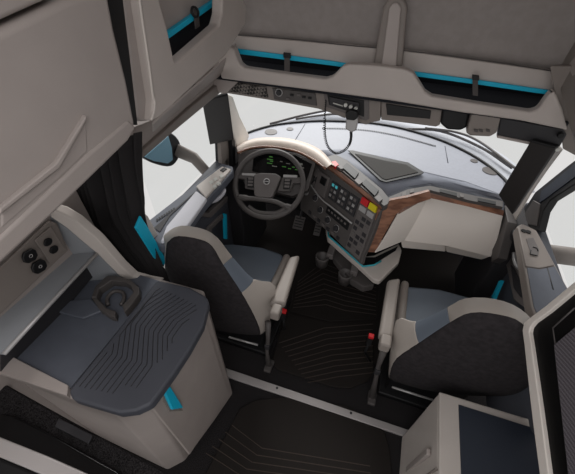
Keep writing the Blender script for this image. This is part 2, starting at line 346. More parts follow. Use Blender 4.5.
chip(.80, -.01, .885, .10, .022, 'red', 'red_switch', stk); chip(.90, -.01, .985, .10, .022, 'yellow', 'yellow_switch', stk)
chip(.80, .13, .88, .22, .016, 'silver', 'rocker_switch', stk); chip(.90, .13, .975, .22, .016, 'silver', 'rocker_switch', stk)
for r_ in range(6):
    for c_ in range(3): chip(.805 + c_ * .06, .28 + r_ * .11, .85 + c_ * .06, .345 + r_ * .11, .014, 'dark' if (r_ + c_) % 3 else 'mid', 'keypad_button', stk, .001)
# walnut band above the stack, hazard switch and vents
wa = [(306, 158), (322, 158), (333, 166), (360, 187), (384, 206)]; wb = [(308, 163), (320, 162), (331, 170), (358, 190.5), (381, 209)]
prism('walnut_band', [P(a, b_, 'z', 1.045) for a, b_ in wa] + [P(a, b_, 'z', 1.02) for a, b_ in wb[::-1]], (0, .03, -.04), 'wood', dash, .003)
prism('vent_ledge', L('z', 1.05, [(326, 157), (335, 154), (347, 160), (382, 189), (390, 199), (388, 204), (384, 206)]), (0, 0, -.04), 'charcoal', dash, .003)
prism('hazard_switch', L('z', 1.062, [(331.5, 161.5), (335.5, 160.5), (339, 164.5), (335, 167)]), (0, 0, -.02), 'red', dash, .002)
for q in ([(342, 167), (347, 162.5), (359, 172.5), (355, 178.5)], [(362, 183.5), (366, 179), (379, 190), (375, 196)]):
    v = prism('air_vent', L('z', 1.06, q), (0, 0, -.02), 'black', dash, .002)
for q in ([(354, 180), (358, 178), (363, 182), (359, 184.5)], [(374, 197), (379, 194.5), (383, 199), (379, 202)], [(337, 166), (341, 165), (344, 168), (341, 169)]):
    prism('vent_knob', L('z', 1.062, q), (0, 0, -.02), 'mid', dash, .002)
# walnut facet and cream passenger fascia
WA, WB, WC = P(381, 209, 'z', .99), P(374, 252, 'z', .70), P(398, 214, 'z', .96)
wp = Plane(WA, WC, WB)
quad_on(wp, [(379, 204), (392, 200), (408, 197), (430, 191), (431, 199), (404, 208), (396, 215), (385, 234), (375, 252.5), (364, 252), (372, 232)], .016, .03, 'walnut_panel', 'wood', dash, .003)
w_t = L('z', .975, [(402, 200), (430, 190.5), (470, 200), (504, 210.5)]); w_b = L('z', .955, [(399, 214), (428, 197.5), (468, 206.5), (503, 216)])
bm = bmesh.new(); add_loft(bm, [w_t, w_b, [p + Vector((0, .05, 0)) for p in w_b], [p + Vector((0, .05, 0)) for p in w_t]], cap=False, closed=False)
o = link('walnut_strip', bm_mesh(bm, 'x'), 'wood', dash); md = o.modifiers.new('s', 'SOLIDIFY'); md.thickness = .006
f_t = L('z', .955, [(398, 214), (428, 197.5), (468, 206.5), (503, 216)]); f_b = L('z', .71, [(375, 253), (404, 241), (446, 246), (491, 257)])
bm = bmesh.new(); rg = [[p + Vector((0, .08, 0)) for p in f_t], f_t]
for k in range(1, 5): rg.append([a.lerp(c, k / 5) + Vector((0, -.022 * math.sin(math.pi * k / 5), 0)) for a, c in zip(f_t, f_b)])
rg += [f_b, [p + Vector((0, .10, 0)) for p in f_b]]
add_loft(bm, rg, cap=False, closed=False)
o = link('passenger_fascia', bm_mesh(bm, 'x'), 'cream_grey', dash, smooth='all'); md = o.modifiers.new('s', 'SOLIDIFY'); md.thickness = .008; md = o.modifiers.new('b', 'BEVEL'); md.width = .008; md.segments = 3; md.limit_method = 'ANGLE'; md.angle_limit = math.radians(25); md.harden_normals = True
o['label'] = 'light beige padded fascia'
g_t = L('z', .71, [(400, 239), (446, 244), (491, 257)]); g_b = L('z', .62, [(402, 248), (446, 252), (482, 260)])
gb = [Vector((p.x, p.y + .0, p.z)) for p in g_b]
for i in (0, 1):
    a, c, d, e = g_t[i], g_t[i + 1], gb[i + 1], gb[i]; sh = (c - a) * .006
    prism('glovebox_lid', [a + sh, c - sh, d - sh, e + sh], (0, .05, -.01), 'cream_grey', dash, .008)
prism('fascia_end', L('x', P(503, 216, 'z', .955).x + .01, [(504, 205), (508, 222), (498, 258), (491, 262), (492, 250), (503, 218)]), (.05, 0, 0), 'charcoal', dash, .004)
# dark body under the top so that nothing floats
box('dash_body', (-.12, 2.26, .78), (1.75, .62, .26), 'black', dash, .02)
# lower console tray with cyan edge and cup holders
tr = prism('console_tray', L('z', .56, [(326, 228), (329, 226), (366, 256), (374, 255), (399, 243), (402, 250), (399, 262), (380, 281), (374, 279), (362, 268), (328, 238)]), (0, 0, -.045), 'beige_light', dash, .01)
tr['label'] = 'pale tray with cyan edge'
prism('tray_floor', L('z', .568, [(330, 230), (366, 257), (375, 257), (398, 246), (396, 250), (372, 265), (364, 265), (330, 236)]), (0, 0, -.012), 'black', tr, .003)
tube('cyan_edge', [P(a, b_, 'z', .57) for a, b_ in ((328, 229), (328.5, 236), (363, 266.5), (374, 265), (381, 261))], .007, 'cyan_soft', tr, 6)
for (px, py) in ((322, 254), (345, 271)):
    c = P(px, py + 6, 'z', .46)
    cup = loft('cup_holder', [[c + Vector((math.cos(a) * rr, math.sin(a) * rr, hh)) for a in [2 * math.pi * i / 16 for i in range(16)]] for rr, hh in ((.040, -.05), (.050, .03), (.050, .04), (.040, .04), (.038, -.02))], 'charcoal', tr, .0, smooth='all')
    box('holder_bracket', c + Vector((.05, .06, .04)), (.05, .10, .05), 'mid', tr, .006)
prism('holder_arm', L('z', .47, [(332, 245), (345, 250), (376, 272), (374, 285), (364, 287), (352, 280), (334, 258)]), (0, 0, -.06), 'charcoal', tr, .01)
box('console_leg', (P(352, 255, 'z', .5) + Vector((.0, .14, -.22))), (.14, .1, .5), 'black', dash, .02)

# ---- steering wheel
WC_ = P(268.8, 183.7, 'z', .95); wn = Vector((.10, -.62, .78)).normalized()
sw = thing('steering_wheel', WC_, 'grey four spoke steering wheel with round emblem on its hub', 'steering wheel')
wx = Vector((1, .16, 0)); wx = (wx - wn * wx.dot(wn)).normalized(); wy = wn.cross(wx)
rot_ = math.radians(4)
wx, wy = wx * math.cos(rot_) + wy * math.sin(rot_), wy * math.cos(rot_) - wx * math.sin(rot_)
def wq(a, b_, h=0.): return WC_ + wx * a + wy * b_ + wn * h
RW = .232
tube('wheel_rim', [wq(math.cos(2 * math.pi * i / 64) * RW, math.sin(2 * math.pi * i / 64) * RW) for i in range(64)], .0185, 'charcoal', sw, 12, True)
hub_o = [(a - .016, b_ - .004) for a, b_ in [(-.088, .062), (-.04, .074), (.06, .074), (.098, .052), (.085, .01), (.052, -.085), (.035, -.098), (-.05, -.098), (-.075, -.085), (-.085, -.01)]]
prism('wheel_hub', [wq(a, b_, .018) for a, b_ in hub_o], -wn * .06, 'mid', sw, .012, 3)
em = ring_obj('wheel_emblem', wq(-.012, .008, .021), wn, .019, .0042, 'silver', sw); tube('emblem_bar', [wq(-.026, .008, .022), wq(.002, .008, .022)], .004, 'silver', em, 6)
disc('emblem_disc', wq(-.012, .008, .0185), wn, .015, .002, 'black', em)
for s, pts in ((-1, [(-.08, .06), (-.215, .07), (-.218, .03), (-.17, .022), (-.16, -.04), (-.08, -.05)]), (1, [(.09, .05), (.215, .055), (.218, .015), (.165, .01), (.15, -.045), (.06, -.05)])):
    sp = prism('wheel_spoke', [wq(a, b_, .004) for a, b_ in pts], -wn * .025, 'charcoal', sw, .006)
    prism('spoke_trim', [wq(s * .095, .066, .008), wq(s * .19, .066, .008), wq(s * .19, .05, .008), wq(s * .095, .048, .008)], -wn * .01, 'silver', sp, .003)
    bk = prism('button_pad', [wq(s * .10, .042, .008), wq(s * .155, .035, .008), wq(s * .145, -.035, .008), wq(s * .10, -.035, .008)], -wn * .01, 'black', sp, .004)
    for k in range(3): prism('wheel_button', [wq(s * .108, .034 - k * .022, .012), wq(s * .142, .034 - k * .022, .012), wq(s * .142, .02 - k * .022, .012), wq(s * .108, .02 - k * .022, .012)], -wn * .005, 'mid', bk, .001)
tube('lower_spoke', cat([wq(-.20, -.105, .0), wq(-.13, -.108, .002), wq(-.04, -.112, .004), wq(.05, -.122, .004), wq(.12, -.148, .002), wq(.165, -.16, 0)]), [.022] * 6 + [.016] * 19 + [.022] * 6, 'charcoal', sw, 8, flat=1.1)
bar = cat([wq(-.125, -.165, 0), wq(-.07, -.198, 0), wq(0, -.205, 0), wq(.07, -.198, 0), wq(.125, -.165, 0)])
tube('rim_bar', bar, .016, 'charcoal', sw, 8)
tube('steering_column', [wq(0, 0, -.03), wq(0, 0, -.14), wq(0, .05, -.25)], [.06, .055, .07], 'dark', sw, 14)
for s in (-1, 1):
    stl = tube('column_stalk', [wq(0, .01, -.07), wq(s * .12, .03, -.06), wq(s * .185, .035, -.05)], [.012, .009, .012], 'dark', sw, 8)
# pedals
for px, py, w_, l_, lab in ((299, 223, .10, .13, 'wide dark brake pedal under the steering wheel'), (318, 228, .06, .15, 'narrow dark accelerator pedal right of the brake pedal')):
    p = P(px, py, 'z', .14); t = thing('pedal', (p.x, p.y, 0), lab, 'pedal')
    R = Matrix.Rotation(math.radians(-50), 3, 'X') @ Matrix.Identity(3)
    R = Matrix.Rotation(math.radians(40), 3, 'X')
    box('pedal_pad', p, (w_, l_, .02), 'mid', t, .006, R)
    for k in range(4): box('pedal_rib', p + R @ Vector((0, -.04 + k * .027, .012)), (w_ * .8, .008, .006), 'black', t, .0, R)
    tube('pedal_arm', [p + Vector((0, .01, 0)), p + Vector((0, .10, .10)), Vector((p.x, 2.64, p.z + .25))], .012, 'dark', t, 6)

# ================================================================== FLOOR MATS
def fmat(name, label, out, lines, z, grp=None):
    t = thing(name, P(out[0][0], out[0][1], 'z', 0), label, 'floor mat', grp)
    pts = [P(a, b_, 'z', z) for a, b_ in out]
    prism('mat_body', pts, (0, 0, -z + .001), 'mat', t, .006)
    bm = bmesh.new()
    for ln in lines: add_tube(bm, [P(a, b_, 'z', z + .0005) for a, b_ in ln], .0028, 5)
    link('mat_ridges', bm_mesh(bm, 'x'), 'mat_groove' if grp is None else 'mat_groove', t)
    return t
ln = [[(279 + 3.2 * k, 343 + 4.4 * k), (324 + 1.6 * k, 328 + 5.4 * k), (373, 324 + 5.4 * k)] for k in range(10)]
fmat('floor_mat', 'black ribbed rubber mat between the two seats', [(286, 312), (330, 323), (373, 321), (374, 372), (368, 381), (350, 388), (335, 387), (277, 369), (271, 362)], ln, .02)
ln = [[(298 - .6 * k, 282 + 3.2 * k), (322 + .5 * k, 263 + 5.2 * k), (345, 272 + 4.8 * k), (376, 284 + 3.8 * k)] for k in range(9)]
fmat('floor_mat', 'black ribbed rubber mat in front of the seats below the steering wheel', [(228, 206), (300, 218), (345, 248), (380, 285), (376, 319), (330, 321), (290, 311), (296, 272), (236, 250)], ln, .014)
ln = [[(232 - 6.5 * k, 425 + 7 * k), (262 - 5 * k, 448 + 7 * k), (370 + k, 466 + 7 * k)] for k in range(5)]
fmat('floor_mat', 'large black rubber mat on the sleeper floor behind the sill plate', [(240, 408), (255, 400), (280, 397), (300, 399), (345, 405), (370, 418), (385, 432), (390, 450), (394, 500), (330, 560), (190, 540), (205, 474)], ln, .015)
struct(box('trim_2', (-.08, 1.85, .004), (1.9, 1.3, .007), 'mat'))

# ================================================================== SEATS
def smooth_loop(v, n=3):
    out = []; k = len(v)
    for i in range(k):
        a, b_, c, d = v[i - 1], v[i], v[(i + 1) % k], v[(i + 2) % k]
        for j in range(n):
            t = j / n; out.append(.5 * ((2 * b_) + (c - a) * t + (2 * a - 5 * b_ + 4 * c - d) * t * t + (3 * b_ - a - 3 * c + d) * t ** 3))
    return out
def seat(label, rear, front, kinds, recl, cushion, cz, side, arm, blk, post, cen):
    t = thing('captain_chair', (cen, 1.15, 0), label, 'seat', 'air ride seats')
    rp = [P(a, b_, 'y', y) for (a, b_), y in zip(rear, recl[0])]; fp = [P(a, b_, 'y', y) for (a, b_), y in zip(front, recl[1])]
    rp = smooth_loop(rp); fp = smooth_loop(fp); kinds = [(k[0], [((k[1][0] * 3 + j) % 39) for j in range(3 * (len(k[1]) - 1) + 1)], k[2]) for k in kinds]
    cr = sum(rp, Vector()) / len(rp); n = len(rp)
    # padded body of the backrest, coloured along its edge
    def body(name, idx, m):
        bm = bmesh.new()
        fc = sum(fp, Vector()) / len(fp)
        rings = []
        for i in idx:
            a, c = rp[i], fp[i]; ai = a.lerp(cr, .35); ci = c.lerp(fc, .35)
            rings.append([a, a.lerp(c, .2) + (a - cr).normalized() * .008, a.lerp(c, .55) + (a - cr).normalized() * .012, a.lerp(c, .85) + (a - cr).normalized() * .008, c, ci + Vector((0, -.01, 0)), ai])
        add_loft(bm, rings); o = link(name, bm_mesh(bm, name), m, br, smooth='all')
        md = o.modifiers.new('b', 'BEVEL'); md.width = .006; md.segments = 2; md.angle_limit = math.radians(50); md.limit_method = 'ANGLE'; md.harden_normals = True
        return o
    br = prism('backrest', [p.lerp(cr, .12) + Vector((0, .02, 0)) for p in rp], (0, .07, 0), 'seat_beige', t, .01)
    for nm, idx, m in kinds: o = body(nm, idx, m); o['label'] = {'seat_beige': 'beige vinyl', 'seat_blue': 'slate blue vinyl insert'}[m]
    # dark cloth back shell, gently domed
    bm = bmesh.new(); inner = [p.lerp(cr, .06) + Vector((0, -.012, 0)) for p in rp]; in2 = [p.lerp(cr, .35) + Vector((0, -.03, 0)) for p in rp]
    vs = [[bm.verts.new(p) for p in rr] for rr in ([p + Vector((0, .004, 0)) for p in rp], rp, inner, in2)]
    for i in range(3):
        for j in range(n): bm.faces.new((vs[i][j], vs[i][(j + 1) % n], vs[i + 1][(j + 1) % n], vs[i + 1][j]))
    bm.faces.new(vs[3]); bm.faces.new(vs[0][::-1])
    sh = link('back_shell', bm_mesh(bm, 'x'), 'seat_cloth', br, smooth='all'); sh['label'] = 'dark cloth back cover'
    # cushion
    cp = [P(a, b_, 'z', cz) for a, b_ in cushion]; prism('seat_cushion', cp, (0, 0, -.14), 'seat_blue', t, .03, 4)
    s = side; ex = max(p.x for p in cp) if s > 0 else min(p.x for p in cp)
    y1 = max(p.y for p in cp) - .03
    sb = box('cushion_bolster', (ex - s * .005, (1.02 + y1) / 2, cz - .05), (.05, y1 - 1.0, .14), 'armrest', t, .025, seg=4); sb['label'] = 'beige side bolster'
    box('seat_base', (cen, 1.22, (cz - .13) / 2), (.42, .40, cz - .13), 'black', t, .02)
    box('seat_plinth', (cen, 1.24, .03), (.5, .5, .05), 'black', t, .01)
    # armrest
    a0, a1, a2, a3 = [P(px, py, 'z', z) for px, py, z in arm]
    am = prism('armrest', [a0, a1, a2, a3], (0, 0, -.055), 'armrest', t, .02, 4)
    bx = P(blk[0], blk[1], 'z', blk[2]); box('armrest_hinge', bx, (.055, .07, .07), 'armrest', am, .012)
    # upright and buckle
    pr = [P(px, py, 'z', z) for px, py, z in post]
    tube('belt_post', pr, [.020, .014, .013, .022], 'charcoal', t, 8, flat=.7)
    box('post_clamp', (pr[1] + pr[2]) / 2, (.035, .03, .05), 'dark', t, .006); box('floor_foot', pr[-1], (.05, .09, .03), 'charcoal', t, .008)
    return t
d_rear = [(166, 250), (169, 241), (178, 236.5), (200, 240), (212, 247), (222.8, 265), (241.6, 293), (254, 315), (260, 331), (255, 335), (217, 330), (182, 310), (166, 290)]
d_front = [(164, 240), (167, 233), (181, 225.5), (203, 229), (218, 238), (233, 257), (254, 279), (276, 286), (270, 320), (266, 326), (240, 325), (210, 300), (176, 270)]
dy = ([.90, .89, .88, .88, .885, .90, .92, .945, .965, .97, .97, .96, .93], [1.0, .99, .98, .98, .99, 1.0, 1.02, 1.06, 1.05, 1.06, 1.06, 1.05, 1.02])
ds = seat('driver seat with dark cloth back behind the steering wheel', d_rear, d_front,
     [('headrest_band', [12, 0, 1, 2, 3, 4, 5], 'seat_beige'), ('shoulder_insert', [5, 6], 'seat_blue'), ('lower_bolster', [6, 7, 8, 9], 'seat_beige')], dy,
     [(222, 243), (235, 243), (262, 246), (282, 253), (286, 260), (262, 300), (215, 300), (205, 262)], .52, 1,
     [(289.5, 256, .69), (300, 254, .69), (285, 304, .68), (269, 303, .68)], (276, 312, .66), [(268, 322, .5), (268, 340, .33), (267, 352, .2), (269, 366, .03)], -.70)
p_rear = [(390, 373), (397, 358), (418.5, 343.5), (450, 323), (471, 313.5), (500, 315.6), (522, 324), (534, 345), (536, 375), (520, 392), (494, 396), (437, 392), (394, 381)]
p_front = [(391, 360), (396, 320), (416, 321), (447, 307), (465, 298), (494, 298.5), (519, 308), (534, 325), (540, 355), (525, 378), (494, 385), (440, 382), (395, 370)]
py_ = ([.965, .95, .93, .91, .895, .885, .885, .90, .92, .95, .965, .97, .97], [1.05, 1.06, 1.03, 1.01, 1.0, .99, .99, 1.0, 1.02, 1.04, 1.06, 1.06, 1.06])
ps = seat('passenger seat with dark cloth back beside the light beige cabinet', p_rear, p_front,
     [('headrest_band', [3, 4, 5, 6, 7, 8], 'seat_beige'), ('shoulder_insert', [2, 3], 'seat_blue'), ('lower_bolster', [12, 0, 1, 2], 'seat_beige')], py_,
     [(404, 286), (408, 285), (440, 288), (470, 296), (495, 302), (480, 340), (418, 345), (400, 340)], .52, -1,
     [(388, 279, .69), (401, 277, .69), (393, 337, .68), (379, 336, .68)], (385, 343, .66), [(384, 350, .56), (379, 364, .38), (376, 378, .25), (372, 398, .03)], .56)
# belt buckles with red buttons
for (px, py, lab, gx) in ((284, 312, 'seat belt buckle with red button beside the driver seat', 0), (371, 337, 'seat belt buckle with red button beside the passenger seat', 1)):
    p = P(px, py, 'z', .52); t = thing('belt_buckle', p - Vector((0, 0, .12)), lab, 'buckle')
    box('buckle_body', p - Vector((0, 0, .04)), (.028, .022, .08), 'black', t, .004); box('buckle_button', p + Vector((0, 0, .008)), (.03, .026, .022), 'red', t, .004)
    tube('buckle_stalk', [p - Vector((0, 0, .07)), p - Vector((0, -.01, .2)), p - Vector(((.05 if not gx else -.05), -.02, .3))], .008, 'black', t, 6)
# chrome seat rails
for a, c, lab, z in (((229, 337), (258, 345), 'thin chrome rail behind the driver seat', .22), ((392, 387), (433, 400), 'thin chrome rail behind the passenger seat', .22)):
    o = tube('seat_rail', [P(a[0], a[1], 'z', z), P(c[0], c[1], 'z', z)], .007, 'silver', None, 8); tag(o, lab, 'rail')

# ================================================================== DOORS
def door(name, cap, cap_z, x_in, x_out, y0, y1, z0, z1, s):
    t = root(name, ((x_in + x_out) / 2, (y0 + y1) / 2, 0)); return t
d1 = root('door_1', (-1.08, 1.4, 0))
box('door_body', (-1.08, 1.53, .60), (.06, 1.03, .85), 'slate_dark', d1, .01)
zc = 1.03
prism('door_cap', L('z', zc, [(138, 228), (222, 163), (233, 166), (233, 171), (205, 203), (188, 226), (176, 243), (160, 246), (148, 236)]), (0, 0, -.06), 'slate', d1, .012)
prism('armrest_top', L('z', zc + .012, [(196, 190), (207, 198), (190, 222), (176, 240), (160, 242), (166, 226)]), (0, 0, -.03), 'pale', d1, .01)
sw1 = prism('switch_panel', L('z', zc + .014, [(196, 186), (222, 166), (231, 169), (206, 197)]), (0, 0, -.03), 'beige_light', d1, .005)
for (a, b_) in ((209, 182), (213, 179), (216, 183), (212, 186), (219, 176)): prism('window_switch', L('z', zc + .02, [(a, b_), (a + 3, b_ - 2), (a + 5, b_), (a + 2, b_ + 2)]), (0, 0, -.01), 'white', sw1, .001)
prism('dark_switch', L('z', zc + .02, [(220, 170), (224, 167), (227, 168.5), (223, 171.5)]), (0, 0, -.01), 'black', sw1, .001)
bm = bmesh.new()
for k in range(8):
    a = 156 + k * 2.4; b_ = 219.5 - k * 1.55; add_prism(bm, L('z', zc + .004, [(a, b_), (a + 1.6, b_ - 1.0), (a + 2.6, b_ + .6), (a + 1, b_ + 1.8)]), (0, 0, .002))
link('slot_marks', bm_mesh(bm, 'x'), 'black', d1)
prism('door_groove', L('z', zc + .003, [(154, 228), (190, 196), (198, 190), (170, 216), (160, 232)]), (0, 0, .002), 'dark', d1)
tube('door_handle', cat([P(a, b_, 'x', -.955) for a, b_ in ((208, 202), (216, 200), (222, 195), (225, 189))]), [.008] + [.015] * 17 + [.008], 'pale', d1, 8, flat=.8)
prism('door_pocket', L('x', -1.0, [(197, 213), (209, 215), (226, 198), (228, 208), (213, 223), (206, 240), (192, 240), (190, 228)]), (-.06, 0, 0), 'slate_dark', d1, .01)
prism('pocket_rim', L('x', -.99, [(197, 211), (209, 213), (228, 196), (228, 201), (211, 218), (196, 216)]), (-.03, 0, 0), 'mid', d1, .006)
prism('pocket_rim', L('x', -.985, [(208, 228), (223, 214), (224, 218), (212, 229), (212, 234), (207, 233)]), (-.03, 0, 0), 'mid', d1, .006)
prism('cyan_strip', L('x', -.98, [(225, 214), (227, 214), (227.5, 239), (225.5, 239)]), (-.02, 0, 0), 'cyan', d1, .002)
box('kick_panel', (-1.0, 1.98, .5), (.12, .5, .9), 'dark', d1, .02)
# right door
d2 = root('door_2', (.93, 1.4, 0))
box('door_body', (.935, 1.42, .58), (.06, 1.25, .80), 'slate_dark', d2, .01)
zr = 1.0
prism('door_cap', L('z', zr, [(517, 226), (522, 223), (537, 230), (564, 280), (575, 300), (590, 340), (545, 340), (531, 306)]), (0, 0, -.06), 'taupe', d2, .01)
prism('cap_insert', L('z', zr + .004, [(527, 267), (540, 269), (555, 266), (565, 284), (573, 300), (560, 335), (546, 335), (534, 306)]), (0, 0, -.02), 'slate', d2, .004)
sw2 = prism('switch_panel', L('z', zr + .008, [(518, 227), (537, 231), (555, 265), (540, 268), (526, 266)]), (0, 0, -.02), 'taupe', d2, .005)
for px, py in ((523.5, 231), (528, 232)): disc('round_vent', P(px, py, 'z', zr + .009), (0, 0, 1), .014, .004, 'black', sw2, k=14)
prism('switch_outline', L('z', zr + .009, [(526, 239), (533, 238), (539, 250), (538, 256), (531, 255)]), (0, 0, .003), 'mid', sw2, .001)
tube('switch_mark', [P(a, b_, 'z', zr + .014) for a, b_ in ((531, 250), (530, 254), (537, 255.5))], .0025, 'black', sw2, 5)
tube('switch_mark', [P(a, b_, 'z', zr + .014) for a, b_ in ((533, 247), (537, 248), (538, 251))], .0025, 'black', sw2, 5)
tube('armrest_seam', [P(a, b_, 'z', zr + .002) for a, b_ in ((547, 268), (553, 290))], .004, 'dark', d2, 5)
tube('door_handle', cat([P(a, b_, 'x', .85) for a, b_ in ((514, 253), (515, 262), (519, 268), (526, 271))]), .012, 'silver', d2, 8)
prism('door_pocket', L('x', .87, [(505, 262), (512, 255), (520, 272), (528, 280), (532, 305), (526, 310), (513, 300)]), (.05, 0, 0), 'mid', d2, .01)
prism('pocket_recess', L('x', .865, [(510, 264), (514, 268), (519, 280), (527, 287), (529, 298), (520, 297), (513, 288)]), (.05, 0, 0), 'dark', d2, .006)
prism('cyan_strip', L('x', .86, [(498.5, 281), (501, 280), (493, 299), (490.5, 299)]), (.02, 0, 0), 'cyan', d2, .002)
box('kick_panel', (.86, 1.98, .5), (.12, .5, .9), 'dark', d2, .02)
# side window glass
w2 = struct(box('window_2', (-1.13, 1.52, 1.30), (.006, .85, .56), 'glass')); w3 = struct(box('window_3', (.985, 1.4, 1.28), (.006, 1.1, .62), 'glass'))
# window frame bars
t3 = root('trim_3', (-1.05, 1.6, 1.0))
prism('quarter_bar', L('x', -1.08, [(218.5, 140), (221, 140), (222, 165), (219.5, 167)]), (-.03, 0, 0), 'black', t3, .004)
prism('quarter_bar_dark', L('x', -1.02, [(232, 140), (235, 140), (236, 168), (233, 170)]), (-.03, 0, 0), 'black', t3, .002)
prism('pillar_trim', L('x', -1.02, [(235, 140), (240, 140), (239, 166), (236, 168)]), (-.03, 0, 0), 'silver', t3, .002)
prism('pillar_edge', L('x', -1.05, [(221, 140), (232, 140), (233, 168), (222, 166)]), (-.03, 0, 0), 'taupe', t3, .004)
# A pillars
t4 = root('trim_4', (-1.0, 1.8, 1.0))
o = prism('pillar_cover', [P(226, 93, 'y', 1.74), P(233, 96, 'y', 1.88), P(240, 116, 'y', 2.0), P(250, 136, 'y', 2.12), P(247, 142, 'y', 2.10), P(238, 149, 'y', 1.92), P(232, 134, 'y', 1.86)], (-.04, 0, 0), 'white_trim', t4, .01)
t5 = root('trim_5', (.8, 1.8, 1.0))
prism('pillar_cover', [P(556, 147, 'y', 1.72), P(561, 152, 'y', 1.62), P(546, 172, 'y', 1.70), P(530, 195, 'y', 1.78), P(514, 223, 'y', 1.84), P(506, 213, 'y', 1.96), P(518, 195, 'y', 1.92)], (.02, .04, 0), 'beige_light', t5, .006)
fr = prism('window_frame', L('x', .90, [(516, 223), (524, 209), (535, 192), (567, 166), (600, 141), (600, 164), (575, 184), (550, 200), (543, 211), (538, 231), (520, 227)]), (.04, 0, 0), 'black', t5, .006)
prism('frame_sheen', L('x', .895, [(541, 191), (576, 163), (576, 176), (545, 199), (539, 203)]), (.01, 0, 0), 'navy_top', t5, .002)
prism('frame_inner', L('x', .895, [(524, 214), (533, 200), (540, 204), (536, 226), (526, 224)]), (.01, 0, 0), 'charcoal', t5, .004)
# exterior mirror and arms
mr = thing('wing_mirror', (-1.3, 1.7, .9), 'dark framed wing mirror with blue glass outside the left window', 'mirror')
mo = cat([P(a, b_, 'x', -1.4) for a, b_ in ((142, 157), (155, 145), (169, 133), (179, 140), (181, 152), (176, 163), (168, 167), (152, 163), (142, 157))], 3)[:-1]
prism('mirror_shell', mo, (-.10, .03, 0), 'dark', mr, .01)
prism('mirror_face', L('x', -1.395, [(144.5, 157), (156, 147), (168.5, 136), (172, 148), (173, 160), (168, 163.5), (154, 161)]), (-.004, 0, 0), 'mirror_glass', mr, .002)
tube('mirror_arm', [P(176, 150, 'x', -1.4), P(194, 158, 'x', -1.3), P(210, 176, 'x', -1.14)], .05, 'taupe', mr, 12, flat=.6)
ma = thing('mirror_bracket', (1.1, 1.7, .8), 'grey mirror bracket arm outside the right window', 'bracket')
tube('bracket_arm', [P(544, 253, 'x', 1.02), P(575, 257, 'x', 1.2), P(600, 262, 'x', 1.4)], .055, 'taupe', ma, 12)

# pillar displays
def display(label, q, y0, y1, dx, grp='camera mirror displays'):
    pts = [P(a, b_, 'y', y0 if k in (0, 1) else y1) for k, (a, b_) in enumerate(q)]
    c = sum(pts, Vector()) / 4; t = thing('pillar_display', c, label, 'display', grp)
    prism('display_case', pts, (dx, .03, 0), 'black', t, .006)
    pl = Plane(*pts[:3]); n = pl.toward()
    prism('display_screen', [p.lerp(c, .04) + n * .003 for p in pts], -n * .004, 'screen', t, .002)
display('black camera mirror screen on the driver side windscreen pillar', [(202, 101), (228, 94), (234, 140), (210, 145)], 1.68, 1.72, -.02)
display('black camera mirror screen on the passenger side windscreen pillar', [(531, 140), (557, 147), (512, 215), (498, 195)], 1.60, 1.68, .02)

# ================================================================== OVERHEAD FRONT CONSOLE
oh = thing('overhead_shelf', (-.12, 1.7, 1.55), 'long beige overhead shelf with two scooped openings above the windscreen', 'shelf')
lip = [(221, 79), (300, 89), (390, 101), (462, 113), (520, 121), (568, 131), (563, 110), (555, 91), (549, 95), (538, 110), (531, 112), (480, 104.5), (432, 96.5), (425, 92), (413, 73), (405, 69.5), (375, 65.5), (349, 64), (343, 66), (332, 77), (325, 79), (285, 74), (244, 68), (239, 64), (233, 48), (215, 44)]
prism('shelf_front', L('y', 1.60, lip), (0, .05, 0), 'console', oh, .014, 3)
a = P(221, 79, 'y', 1.6); zb = a.z
box('shelf_floor', (-.14, 1.78, 1.625), (1.66, .32, .02), 'navy', oh)
# beige closing panel with a cyan lower edge
pan = [(232, 51), (240, 51), (345, 66), (380, 72), (417, 74), (552, 94), (563, 98), (562, 73), (552, 71), (400, 50), (300, 41), (240, 36), (228, 36)]
prism('upper_panel', L('y', 1.72, pan), (0, .03, 0), 'console', oh, .006)
prism('cyan_edge', L('y', 1.705, [(230, 48), (330, 61), (352, 64.5), (352, 68.5), (330, 65.5), (230, 53)]), (0, .012, 0), 'cyan', oh, .002)
prism('cyan_edge', L('y', 1.705, [(408, 71), (480, 80.5), (556, 91.5), (556, 96), (480, 85), (408, 75.5)]), (0, .012, 0), 'cyan', oh, .002)
box('shelf_back', (-.14, 1.93, 1.73), (1.7, .02, .25), 'navy', oh)
for (px, py) in ((287, 56), (475, 78)):
    st_ = prism('shelf_strap', [P(px - 2.5, py - 3, 'y', 1.70), P(px + 3, py - 2.5, 'y', 1.70), P(px + 3, py + 18, 'y', 1.645), P(px - 2.5, py + 17, 'y', 1.645)], (0, -.004, 0), 'charcoal', oh, .001)
    prism('strap_clip', L('y', 1.695, [(px - 3, py - 4), (px + 4, py - 3), (px + 4, py + 2), (px - 3, py + 1)]), (0, -.012, 0), 'black', st_, .002)
tube('roof_crease', cat(L('y', 1.712, [(238, 35), (300, 40), (345, 45), (400, 50), (480, 60), (553, 71)])), .0025, 'charcoal', oh, 6)
# roof rib
rb_ = thing('roof_rib', (-.1, 1.66, 1.8), 'raised beige grab rail running up the middle of the roof', 'rail')
prism('rib_frame', L('y', 1.66, [(373, 66), (383, 8), (387, 1), (391, -3), (400, -3), (405, 1), (407, 8), (402, 68)]), (0, .05, 0), 'taupe', rb_, .012, 3)
prism('rib_centre', L('y', 1.645, [(381, 66), (389, 8), (393, 3), (398, 3), (401, 8), (396, 67)]), (0, .02, 0), 'beige', rb_, .006, 3)
